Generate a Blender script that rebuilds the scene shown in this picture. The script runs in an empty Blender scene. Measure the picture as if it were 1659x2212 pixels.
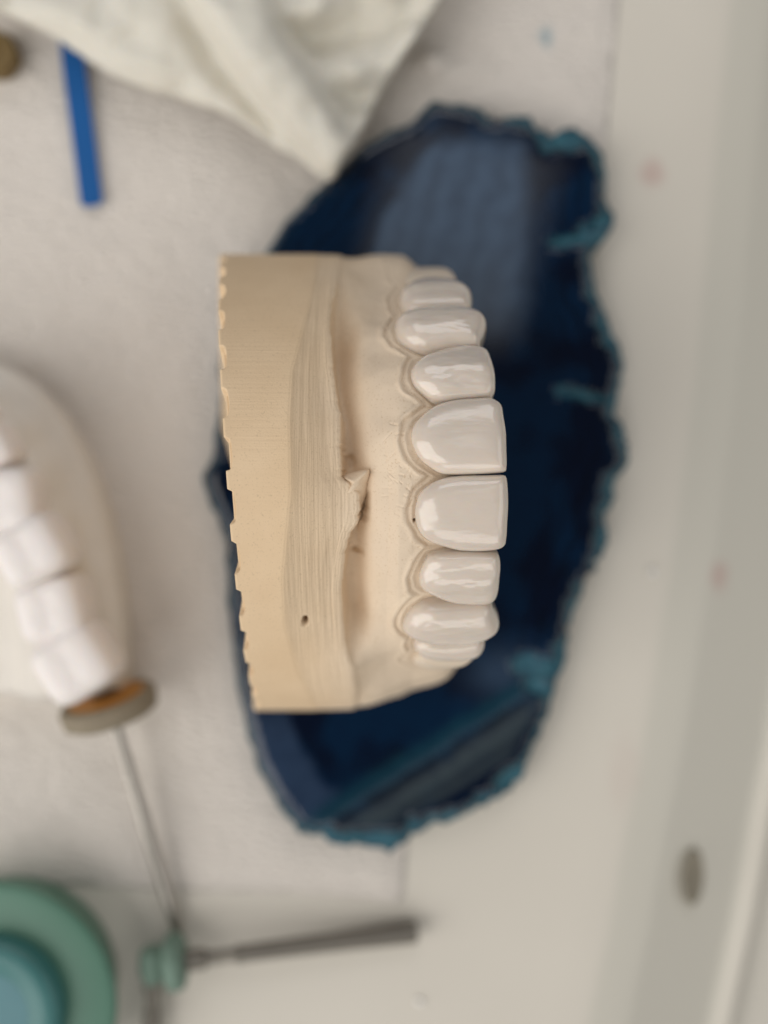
# Dental stone cast with ceramic crowns on a blue agate slice, seen from above. 1 unit = 1 cm.
import bpy, math, random
import numpy as np
from mathutils import Vector, noise
from mathutils.geometry import delaunay_2d_cdt

SC = bpy.context.scene
SC.unit_settings.scale_length = 0.01
COL = SC.collection
rnd = random.Random(7)

# ------------------------------------------------------------------ camera
CZ = 16.5                                   # lens height over the bench
HF = math.radians(42.0)
K = 2 * math.tan(HF / 2) / 1659.0           # tangent per traced pixel
cam = bpy.data.cameras.new('camera')
cam.sensor_fit = 'HORIZONTAL'
cam.sensor_width = 36.0
cam.lens = 18.0 / math.tan(HF / 2)
cam.clip_start = 0.1
cam.clip_end = 1000.0
cam.dof.use_dof = True
cam.dof.focus_distance = 11.55
cam.dof.aperture_fstop = cam.lens * 1e-3 / 0.57
cam.dof.aperture_blades = 0
camo = bpy.data.objects.new('camera', cam)
COL.objects.link(camo)
camo.location = (0, 0, CZ)
SC.camera = camo

# ------------------------------------------------------------------ light
world = bpy.data.worlds.new('World')
SC.world = world
world.use_nodes = True
bg = world.node_tree.nodes['Background']
bg.inputs[0].default_value = (0.95, 0.97, 1.0, 1)
bg.inputs[1].default_value = 0.055


def area(name, loc, target, sx, sy, radiance, color):
    l = bpy.data.lights.new(name, 'AREA')
    l.shape = 'RECTANGLE'
    l.size, l.size_y = sx, sy
    l.energy = radiance * math.pi * sx * sy
    l.color = color
    o = bpy.data.objects.new(name, l)
    COL.objects.link(o)
    o.location = loc
    d = Vector(target) - Vector(loc)
    o.rotation_euler = d.to_track_quat('-Z', 'Y').to_euler()
    return o


area('window_light', (-92, -40, 76), (0, 0, 0), 110, 160, 2.1, (1.0, 0.965, 0.92))
area('front_light', (12, -118, 84), (0, 0, 0), 140, 70, 1.45, (1.0, 0.97, 0.935))
area('side_light', (105, -10, 90), (0, 0, 0), 130, 70, 0.95, (1.0, 0.98, 0.93))
area('back_light', (0, 118, 90), (0, 0, 0), 130, 65, 1.6, (0.99, 0.98, 1.0))
area('ceiling_panel', (9.5, 37.5, 120), (0, 0, 0), 22, 26, 0.55, (0.95, 0.98, 1.0))

SC.view_settings.view_transform = 'Standard'
SC.view_settings.look = 'None'
SC.view_settings.exposure = 0.36
SC.view_settings.gamma = 1.0
SC.view_settings.use_curve_mapping = False


# ------------------------------------------------------------------ helpers
def W(px, py, z):
    """traced pixel at height z -> world point"""
    return Vector(((px - 829.5) * K * (CZ - z), (1106.0 - py) * K * (CZ - z), z))


def mk(name, verts, faces, mat, parent=None, smooth=True):
    me = bpy.data.meshes.new(name)
    me.from_pydata([tuple(v) for v in verts], [], [tuple(int(i) for i in f) for f in faces])
    me.validate()
    me.update()
    if smooth:
        me.polygons.foreach_set('use_smooth', [True] * len(me.polygons))
    me.materials.append(mat)
    o = bpy.data.objects.new(name, me)
    COL.objects.link(o)
    if parent is not None:
        o.parent = parent
    return o


def grid_faces(nu, nv, wrap_v=False):
    i, j = np.meshgrid(np.arange(nu - 1), np.arange(nv if wrap_v else nv - 1), indexing='ij')
    j2 = (j + 1) % nv
    return np.stack([i * nv + j, (i + 1) * nv + j, (i + 1) * nv + j2, i * nv + j2], -1).reshape(-1, 4)


def attr(o, name, vals):
    a = o.data.attributes.new(name, 'FLOAT', 'POINT')
    a.data.foreach_set('value', np.asarray(vals, dtype=np.float32))


def cattr(o, name, cols):
    a = o.data.attributes.new(name, 'FLOAT_COLOR', 'POINT')
    c = np.ones((len(cols), 4), np.float32)
    c[:, :3] = cols
    a.data.foreach_set('color', c.ravel())


def tag(o, label, cat, group=None, kind=None):
    if label: o['label'] = label
    if cat: o['category'] = cat
    if group: o['group'] = group
    if kind: o['kind'] = kind
    return o


def empty(name, loc, label, cat, group=None):
    o = bpy.data.objects.new(name, None)
    COL.objects.link(o)
    o.location = loc
    o.empty_display_size = 0.3
    bpy.context.view_layer.update()
    return tag(o, label, cat, group)


def under(o, root):
    """parent a world-space mesh under a root that has a location"""
    o.parent = root
    o.matrix_parent_inverse = root.matrix_basis.inverted()
    return o


def sstep(a, b, x):
    t = np.clip((np.asarray(x, float) - a) / (b - a), 0, 1)
    return t * t * (3 - 2 * t)


def fbm(x, y, z=0.0, oct_=3):
    return noise.fractal(Vector((x, y, z)), 0.8, 2.0, oct_)


def catmull(pts, n, closed=True):
    P = np.asarray(pts, float)
    m = len(P)
    d = np.linalg.norm(np.diff(np.vstack([P, P[:1]]) if closed else P, axis=0), axis=1)
    t = np.concatenate([[0], np.cumsum(d)])
    out = []
    for q in np.linspace(0, t[-1], n, endpoint=not closed):
        i = min(int(np.searchsorted(t, q, 'right') - 1), len(d) - 1)
        u = (q - t[i]) / d[i]
        g = lambda k: P[k % m] if closed else P[min(max(k, 0), m - 1)]
        p0, p1, p2, p3 = g(i - 1), g(i), g(i + 1), g(i + 2)
        out.append(0.5 * ((2 * p1) + (p2 - p0) * u + (2 * p0 - 5 * p1 + 4 * p2 - p3) * u * u
                          + (3 * p1 - p0 - 3 * p2 + p3) * u ** 3))
    return np.array(out)


def seg_dist(pts, poly, closed=True):
    """distance from each pt to a polyline"""
    P = np.asarray(pts, float)
    A = np.asarray(poly, float)
    B = np.roll(A, -1, axis=0) if closed else A[1:]
    if not closed:
        A = A[:-1]
    best = np.full(len(P), 1e9)
    for a, b in zip(A, B):
        ab = b - a
        t = np.clip(((P - a) @ ab) / max(ab @ ab, 1e-12), 0, 1)
        q = a + t[:, None] * ab
        best = np.minimum(best, np.hypot(P[:, 0] - q[:, 0], P[:, 1] - q[:, 1]))
    return best


def inside(pts, poly):
    P = np.asarray(pts, float)
    A = np.asarray(poly, float)
    res = np.zeros(len(P), bool)
    x, y = P[:, 0], P[:, 1]
    for (x1, y1), (x2, y2) in zip(A, np.roll(A, -1, axis=0)):
        c = ((y1 > y) != (y2 > y)) & (x < (x2 - x1) * (y - y1) / (y2 - y1 + 1e-15) + x1)
        res ^= c
    return res


def fill_poly(poly, step, jitter=0.25, keep=0.45):
    """constrained triangulation of a 2D polygon with inner points"""
    A = np.asarray(poly, float)
    x0, y0 = A.min(0)
    x1, y1 = A.max(0)
    gx, gy = np.meshgrid(np.arange(x0, x1, step), np.arange(y0, y1, step))
    G = np.stack([gx.ravel(), gy.ravel()], 1)
    r = np.random.RandomState(3)
    G += (r.rand(*G.shape) - 0.5) * step * jitter
    G = G[inside(G, A)]
    G = G[seg_dist(G, A) > step * keep]
    V = [Vector(p) for p in A] + [Vector(p) for p in G]
    n = len(A)
    ed = [(i, (i + 1) % n) for i in range(n)]
    res = delaunay_2d_cdt(V, ed, [list(range(n))], 1, 1e-7)
    return np.array([tuple(v) for v in res[0]]), [tuple(f) for f in res[2]], n


# ------------------------------------------------------------------ materials
def mat(name, color=(0.5, 0.5, 0.5), rough=0.5, metal=0.0, spec=0.5, sss=0.0, coat=0.0):
    m = bpy.data.materials.new(name)
    m.use_nodes = True
    b = m.node_tree.nodes['Principled BSDF']
    b.inputs['Base Color'].default_value = (*color, 1)
    b.inputs['Roughness'].default_value = rough
    b.inputs['Metallic'].default_value = metal
    b.inputs['Specular IOR Level'].default_value = spec
    b.inputs['Coat Weight'].default_value = coat
    b.inputs['Coat Roughness'].default_value = 0.09
    if sss:
        b.inputs['Subsurface Weight'].default_value = sss
        b.inputs['Subsurface Radius'].default_value = (0.12, 0.08, 0.05)
        b.inputs['Subsurface Scale'].default_value = 1.0
    return m, m.node_tree, b


def N(nt, t, **kw):
    n = nt.nodes.new(t)
    for k, v in kw.items():
        setattr(n, k, v)
    return n


def noise_node(nt, scale, detail=3, mapping=None):
    tc = N(nt, 'ShaderNodeTexCoord')
    mp = N(nt, 'ShaderNodeMapping')
    if mapping: mp.inputs['Scale'].default_value = mapping
    nt.links.new(tc.outputs['Object'], mp.inputs['Vector'])
    n = N(nt, 'ShaderNodeTexNoise')
    n.inputs['Scale'].default_value = scale
    n.inputs['Detail'].default_value = detail
    nt.links.new(mp.outputs[0], n.inputs['Vector'])
    return n


def mixc(nt, fac, a, b):
    m = N(nt, 'ShaderNodeMix', data_type='RGBA')
    for sock, v in ((m.inputs[0], fac), (m.inputs[6], a), (m.inputs[7], b)):
        if hasattr(v, 'is_linked') or hasattr(v, 'links'):
            nt.links.new(v, sock)
        elif isinstance(v, (int, float)):
            sock.default_value = v
        else:
            sock.default_value = (*v, 1)
    return m.outputs[2]


def ramp(nt, src, lo, hi):
    r = N(nt, 'ShaderNodeMapRange')
    r.inputs[1].default_value = lo
    r.inputs[2].default_value = hi
    nt.links.new(src, r.inputs[0])
    return r.outputs[0]


def math_(nt, op, a, b):
    m = N(nt, 'ShaderNodeMath', operation=op)
    for s, v in ((m.inputs[0], a), (m.inputs[1], b)):
        if isinstance(v, (int, float)): s.default_value = v
        else: nt.links.new(v, s)
    return m.outputs[0]


def bump(nt, bsdf, height, strength, dist):
    b = N(nt, 'ShaderNodeBump')
    b.inputs['Strength'].default_value = strength
    b.inputs['Distance'].default_value = dist
    nt.links.new(height, b.inputs['Height'])
    nt.links.new(b.outputs[0], bsdf.inputs['Normal'])


# cast stone
M_stone, nt, b = mat('yellow_stone', rough=0.8, spec=0.25)
an = N(nt, 'ShaderNodeAttribute', attribute_name='gum').outputs['Fac']
ac = N(nt, 'ShaderNodeAttribute', attribute_name='chamfer').outputs['Fac']
ab = N(nt, 'ShaderNodeAttribute', attribute_name='wall').outputs['Fac']
n1 = noise_node(nt, 1.6, 4)
c1 = mixc(nt, ramp(nt, n1.outputs[0], 0.35, 0.7), (0.735, 0.55, 0.355), (0.78, 0.595, 0.395))
c2 = mixc(nt, ramp(nt, n1.outputs[0], 0.35, 0.7), (0.75, 0.615, 0.47), (0.79, 0.65, 0.495))
cc = mixc(nt, an, c1, c2)
fine = noise_node(nt, 40, 3)
cc = mixc(nt, ramp(nt, fine.outputs[0], 0.58, 0.78), cc, (0.6, 0.45, 0.29))
ad = N(nt, 'ShaderNodeAttribute', attribute_name='pit_shade').outputs['Fac']
cc = mixc(nt, ad, cc, (0.14, 0.065, 0.02))  # shade inside the pits, put into the stone colour
nt.links.new(cc, b.inputs['Base Color'])
g1 = noise_node(nt, 1.0, 2, (0.5, 26, 26))      # saw lines across the wall
g2 = noise_node(nt, 1.0, 3, (24, 0.7, 0.7))     # grinder lines along the chamfer
g3 = noise_node(nt, 55, 2)
h = math_(nt, 'ADD', math_(nt, 'MULTIPLY', math_(nt, 'MULTIPLY', g1.outputs[0], ab), 0.2),
          math_(nt, 'MULTIPLY', math_(nt, 'MULTIPLY', g2.outputs[0], ac), 0.9))
h = math_(nt, 'ADD', h, math_(nt, 'MULTIPLY', g3.outputs[0], 0.12))
bump(nt, b, h, 0.55, 0.035)

# crowns
M_crown, nt, b = mat('glazed_ceramic', (0.62, 0.54, 0.49), 0.13, spec=0.5, sss=0.6, coat=0.6)
n1 = noise_node(nt, 3.0, 3)
nt.links.new(mixc(nt, n1.outputs[0], (0.69, 0.61, 0.53), (0.74, 0.655, 0.575)), b.inputs['Base Color'])
n2 = noise_node(nt, 5.0, 2, (0.6, 1.6, 1))
bump(nt, b, n2.outputs[0], 0.4, 0.03)

M_crown2, nt, b = mat('unglazed_ceramic', (0.70, 0.595, 0.48), 0.45, spec=0.4, sss=0.3)
n2 = noise_node(nt, 6.0, 2)
nt.links.new(mixc(nt, n2.outputs[0], (0.68, 0.575, 0.455), (0.72, 0.615, 0.50)), b.inputs['Base Color'])
bump(nt, b, n2.outputs[0], 0.2, 0.03)

# agate
M_agate, nt, b = mat('polished_agate', rough=0.05, spec=0.5)
ca = N(nt, 'ShaderNodeAttribute', attribute_name='band')
n1 = noise_node(nt, 4.0, 5)
nt.links.new(mixc(nt, math_(nt, 'MULTIPLY', ramp(nt, n1.outputs[0], 0.45, 0.8), 0.3), ca.outputs['Color'], (0.0008, 0.006, 0.026)), b.inputs['Base Color'])
cr = N(nt, 'ShaderNodeAttribute', attribute_name='crust').outputs['Fac']
r1 = N(nt, 'ShaderNodeMapRange')
r1.inputs[3].default_value = 0.05
r1.inputs[4].default_value = 0.6
nt.links.new(cr, r1.inputs[0])
nt.links.new(r1.outputs[0], b.inputs['Roughness'])
n3 = noise_node(nt, 9.0, 4)
bump(nt, b, math_(nt, 'MULTIPLY', n3.outputs[0], cr), 0.9, 0.12)

# paper towel
M_paper, nt, b = mat('paper', rough=0.95, spec=0.1)
n1 = noise_node(nt, 0.5, 3)
cs = N(nt, 'ShaderNodeAttribute', attribute_name='stain').outputs['Fac']
cc = mixc(nt, n1.outputs[0], (0.70, 0.65, 0.595), (0.75, 0.70, 0.645))
nt.links.new(mixc(nt, cs, cc, (0.13, 0.30, 0.38)), b.inputs['Base Color'])
n2 = noise_node(nt, 10.0, 2, (0.8, 1.3, 1))
bump(nt, b, n2.outputs[0], 0.8, 0.11)

# crumpled tissue
M_tissue, nt, b = mat('tissue', rough=0.9, spec=0.15, sss=0.15)
n1 = noise_node(nt, 1.0, 3)
nt.links.new(mixc(nt, n1.outputs[0], (0.70, 0.665, 0.585), (0.76, 0.725, 0.645)), b.inputs['Base Color'])
n2 = noise_node(nt, 9.0, 3)
bump(nt, b, n2.outputs[0], 0.12, 0.03)

# bench
M_bench, nt, b = mat('bench_laminate', rough=0.45, spec=0.35)
n1 = noise_node(nt, 0.35, 3)
cs = N(nt, 'ShaderNodeAttribute', attribute_name='stain').outputs['Fac']
cc = mixc(nt, n1.outputs[0], (0.64, 0.60, 0.53), (0.69, 0.65, 0.575))
ce = N(nt, 'ShaderNodeAttribute', attribute_name='slope_tone').outputs['Fac']
cc = mixc(nt, ce, cc, (0.60, 0.575, 0.505))  # sloping front a little darker and greener than the top
nt.links.new(mixc(nt, cs, cc, (0.50, 0.30, 0.27)), b.inputs['Base Color'])
n2 = noise_node(nt, 14.0, 3)
bump(nt, b, n2.outputs[0], 0.12, 0.02)

M_steel, nt, b = mat('steel', (0.40, 0.375, 0.34), 0.22, metal=1.0)
n1 = noise_node(nt, 6.0, 3, (4, 1, 1))
nt.links.new(ramp(nt, n1.outputs[0], -1.0, 3.4), b.inputs['Roughness'])
M_dullsteel, nt, b = mat('dull_steel', (0.22, 0.205, 0.18), 0.5, metal=0.7)
n1 = noise_node(nt, 5.0, 3)
nt.links.new(mixc(nt, n1.outputs[0], (0.18, 0.165, 0.14), (0.25, 0.23, 0.20)), b.inputs['Base Color'])
M_green, nt, b = mat('green_rubber', (0.10, 0.20, 0.15), 0.7)
n1 = noise_node(nt, 9.0, 3)
nt.links.new(mixc(nt, n1.outputs[0], (0.13, 0.21, 0.165), (0.19, 0.28, 0.225)), b.inputs['Base Color'])
M_pot, nt, b = mat('green_plastic', (0.09, 0.20, 0.14), 0.4)
n1 = noise_node(nt, 1.5, 3)
nt.links.new(mixc(nt, n1.outputs[0], (0.085, 0.195, 0.14), (0.095, 0.215, 0.155)), b.inputs['Base Color'])
M_teal, nt, b = mat('teal_plastic', (0.035, 0.17, 0.17), 0.35)
n1 = noise_node(nt, 2.0, 3)
nt.links.new(mixc(nt, n1.outputs[0], (0.045, 0.165, 0.165), (0.055, 0.19, 0.185)), b.inputs['Base Color'])
M_teal2, nt, b = mat('pale_teal_plastic', (0.11, 0.28, 0.29), 0.4)
n1 = noise_node(nt, 2.0, 3)
nt.links.new(mixc(nt, n1.outputs[0], (0.065, 0.19, 0.22), (0.08, 0.22, 0.25)), b.inputs['Base Color'])
M_blue, nt, b = mat('blue_plastic', (0.006, 0.105, 0.32), 0.4)
n1 = noise_node(nt, 3.0, 3)
nt.links.new(mixc(nt, n1.outputs[0], (0.002, 0.085, 0.29), (0.003, 0.10, 0.34)), b.inputs['Base Color'])
M_brown, nt, b = mat('brown_rubber', (0.16, 0.105, 0.035), 0.7)
n1 = noise_node(nt, 8.0, 3)
nt.links.new(mixc(nt, n1.outputs[0], (0.14, 0.09, 0.03), (0.19, 0.125, 0.045)), b.inputs['Base Color'])
M_rim, nt, b = mat('felt_rim', (0.26, 0.22, 0.16), 0.85)
n1 = noise_node(nt, 12.0, 3)
nt.links.new(mixc(nt, n1.outputs[0], (0.22, 0.185, 0.13), (0.31, 0.26, 0.19)), b.inputs['Base Color'])
M_amber, nt, b = mat('amber_rubber', (0.48, 0.20, 0.02), 0.45, sss=0.2)
n1 = noise_node(nt, 4.0, 3)
nt.links.new(mixc(nt, n1.outputs[0], (0.40, 0.16, 0.015), (0.55, 0.25, 0.03)), b.inputs['Base Color'])
M_hub, nt, b = mat('dark_hub', (0.10, 0.045, 0.015), 0.5)
n1 = noise_node(nt, 6.0, 3)
nt.links.new(mixc(nt, n1.outputs[0], (0.08, 0.035, 0.01), (0.13, 0.06, 0.02)), b.inputs['Base Color'])
M_wtooth, nt, b = mat('white_acrylic', (0.84, 0.77, 0.75), 0.35, spec=0.4, sss=0.2)
n1 = noise_node(nt, 5.0, 3)
nt.links.new(mixc(nt, n1.outputs[0], (0.85, 0.80, 0.775), (0.89, 0.84, 0.815)), b.inputs['Base Color'])
M_gum, nt, b = mat('grey_stone', (0.52, 0.45, 0.38), 0.8, spec=0.25)
n1 = noise_node(nt, 2.2, 4)
nt.links.new(mixc(nt, n1.outputs[0], (0.76, 0.715, 0.65), (0.83, 0.785, 0.72)), b.inputs['Base Color'])
M_crumb, nt, b = mat('white_crumb', (0.74, 0.72, 0.67), 0.8)
n1 = noise_node(nt, 20.0, 3)
nt.links.new(mixc(nt, n1.outputs[0], (0.82, 0.80, 0.76), (0.88, 0.86, 0.82)), b.inputs['Base Color'])
M_hole, nt, b = mat('grommet', (0.22, 0.19, 0.14), 0.6)
n1 = noise_node(nt, 3.0, 3)
nt.links.new(mixc(nt, n1.outputs[0], (0.26, 0.23, 0.175), (0.33, 0.295, 0.23)), b.inputs['Base Color'])

# ------------------------------------------------------------------ bench (setting)
EDGE = np.array([(-300, 1612), (0, 1580), (300, 1548), (800, 1505), (1150, 1462), (1640, 1385), (1800, 1352), (2000, 1318),
                 (2212, 1272), (2500, 1210)], float)


def bench():
    pys = np.linspace(-500, 2750, 220)
    cols = []
    V = []
    st = []
    eg = []
    prof = [(-40, 0), (-20, 0), (-9, 0)] + [(q, 0) for q in np.linspace(-7, -0.75, 66)] + [(-0.7 + 1.4 * f, -0.16 * f * f) for f in np.linspace(0, 1, 16)]
    prof += [(0.70 + q, -0.16 - 0.42 * q) for q in np.linspace(0.1, 1.6, 20)]
    prof += [(2.38, -0.84), (2.46, -0.80), (2.54, -0.76), (2.66, -0.76), (2.74, -0.82), (2.80, -0.92), (2.9, -1.05), (3.2, -1.15), (9, -1.5), (30, -1.6)]
    prof = np.array(prof)
    for py in pys:
        e = W(np.interp(py, EDGE[:, 0], EDGE[:, 1]), py, 0)
        for q, z in prof:
            x = e.x + q
            V.append((x, e.y, z))
            eg.append(float(sstep(-0.12, 0.12, q)) * (1.0 if q < 2.4 else 0.3))
            d1 = math.hypot(x - W(1410, 375, 0).x, e.y - W(1410, 375, 0).y)
            p2 = W(1548, 1245, -0.4)
            d2 = math.hypot(x - p2.x, (e.y - p2.y) * 0.7)
            p3 = W(1345, 1660, 0)
            d3 = math.hypot((x - p3.x) * 1.4, (e.y - p3.y) * 0.5)
            w = 0.2 * fbm(x * 3, e.y * 3)
            s = 0.5 * (1 - sstep(0.1, 0.28, d1 + w * .3)) + 0.5 * (1 - sstep(0.08, 0.24, d2 + w * .3)) + 0.10 * (1 - sstep(0.1, 0.5, d3 + w))
            st.append(float(s))
    o = mk('bench_top', V, grid_faces(len(pys), len(prof)), M_bench)
    attr(o, 'stain', st)
    attr(o, 'slope_tone', eg)
    tag(o, None, None, kind='structure')


bench()


def frustum_mesh(name, p0, p1, rings, m, parent=None, seg=40, noise_amp=0.0):
    """lathe along the axis p0->p1; rings = [(t along axis in cm, radius)]"""
    p0, p1 = Vector(p0), Vector(p1)
    ax = (p1 - p0).normalized()
    u = ax.orthogonal().normalized()
    v = ax.cross(u)
    V = []
    for t, r in rings:
        for k in range(seg):
            a = 2 * math.pi * k / seg
            rr = r * (1 + noise_amp * fbm(math.cos(a) * 2, math.sin(a) * 2, t * 3))
            V.append(p0 + ax * t + (u * math.cos(a) + v * math.sin(a)) * rr)
    F = list(map(tuple, grid_faces(len(rings), seg, True)))
    F.append(tuple(range(seg)))
    F.append(tuple(len(V) - seg + k for k in range(seg)))
    o = mk(name, V, F, m)
    md = o.modifiers.new('edge', 'EDGE_SPLIT')
    md.split_angle = math.radians(50)
    return under(o, parent) if parent is not None else o


# oval grommet in the sloping front
gp = W(1497, 1893, -0.37)
gl = [(0.0, 0.36), (0.03, 0.36), (0.05, 0.33), (0.05, 0.25), (0.0, 0.22), (-0.05, 0.0001)]
slope_n = Vector((0.42, 0, 1.0)).normalized()
g = frustum_mesh('grommet', gp - slope_n * 0.02, gp + slope_n, [(0.0, 0.0001), (0.0, 0.47), (0.05, 0.47), (0.06, 0.44), (0.05, 0.37), (0.02, 0.33), (0.015, 0.0001)], M_hole)
for v in g.data.vertices:
    v.co.x = gp.x + (v.co.x - gp.x) * 0.52
tag(g, 'dull grey oval plug set in the sloping front edge of the bench', 'plug')

# ------------------------------------------------------------------ paper towel
def paper():
    edge = [(-260, -260), (700, -260), (1345, -260), (1338, 0), (1326, 120), (1312, 300), (1290, 420), (1230, 700), (1120, 1100), (980, 1450),
            (905, 1700), (880, 1830), (872, 1935), (860, 1950), (640, 1930), (400, 1925), (200, 1915), (0, 1908), (-260, 1900)]
    P = []
    for (a, b_) in zip(edge, edge[1:] + edge[:1]):
        n = max(2, int(math.hypot(b_[0] - a[0], b_[1] - a[1]) / 14))
        for i in range(n):
            P.append((a[0] + (b_[0] - a[0]) * i / n, a[1] + (b_[1] - a[1]) * i / n))
    P = np.array(P)
    P2, F, nb = fill_poly(P, 14)
    d = seg_dist(P2, np.array(edge, float))
    V = []
    st = []
    for (x, y), dd in zip(P2, d):
        w = 0.035 + 0.03 * (0.5 + fbm(x / 260, y / 200, 1.0)) + 0.012 * fbm(x / 60, y / 40, 3)
        hi = float(1 - sstep(250, 420, y)) * float(sstep(950, 1050, x))
        w += 0.05 * hi * fbm(x / 150, y / 45 + x / 90, 8)
        w += 0.30 * math.exp(-((x - 935) / 34) ** 2 - ((y - 130) / 26) ** 2)
        w += 0.06 * math.exp(-((x - 990) / 70) ** 2 - ((y - 150) / 14) ** 2)
        w = max(w, 0.012) * float(sstep(-6, 60, dd)) + 0.004
        V.append(W(x, y, w))
        st.append(float(0.75 * (1 - sstep(8, 24, math.hypot((x - 1180) * 1.3, (y - 82) * 0.8) + 5 * fbm(x / 20, y / 20)))))
    o = mk('paper_towel', V, F, M_paper)
    attr(o, 'stain', st)
    sm = o.modifiers.new('thickness', 'SOLIDIFY')
    sm.thickness = 0.004
    tag(o, 'large off white paper towel spread over the bench under the agate', 'paper towel')


paper()

# ------------------------------------------------------------------ agate slice
AG = [(925, 235), (950, 226), (1000, 232), (1030, 243), (1060, 262), (1100, 258), (1140, 265), (1158, 285), (1182, 301), (1210, 288), (1250, 293),
      (1280, 318), (1300, 360), (1305, 410), (1303, 450), (1322, 480), (1312, 510), (1285, 535), (1270, 560), (1275, 600), (1290, 650), (1310, 700),
      (1325, 740), (1338, 790), (1332, 850), (1325, 890), (1340, 930), (1350, 980), (1345, 1010), (1325, 1040), (1318, 1075), (1305, 1110),
      (1308, 1150), (1290, 1200), (1260, 1260), (1235, 1320), (1220, 1380), (1215, 1430), (1195, 1480), (1180, 1530), (1160, 1590), (1135, 1640),
      (1130, 1670), (1100, 1695), (1070, 1715), (1040, 1730), (1005, 1755), (960, 1770), (930, 1775), (895, 1790), (860, 1820), (830, 1828),
      (790, 1812), (740, 1818), (700, 1805), (650, 1785), (610, 1740), (580, 1690), (555, 1640), (535, 1570), (520, 1500), (510, 1430), (500, 1350),
      (495, 1250), (490, 1160), (470, 1110), (450, 1060), (445, 1020), (462, 990), (470, 930), (480, 850), (478, 780), (500, 700), (540, 620),
      (590, 530), (620, 480), (660, 440), (715, 385), (760, 340), (800, 310), (850, 285), (890, 265)]
AGZ = 0.72


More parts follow.
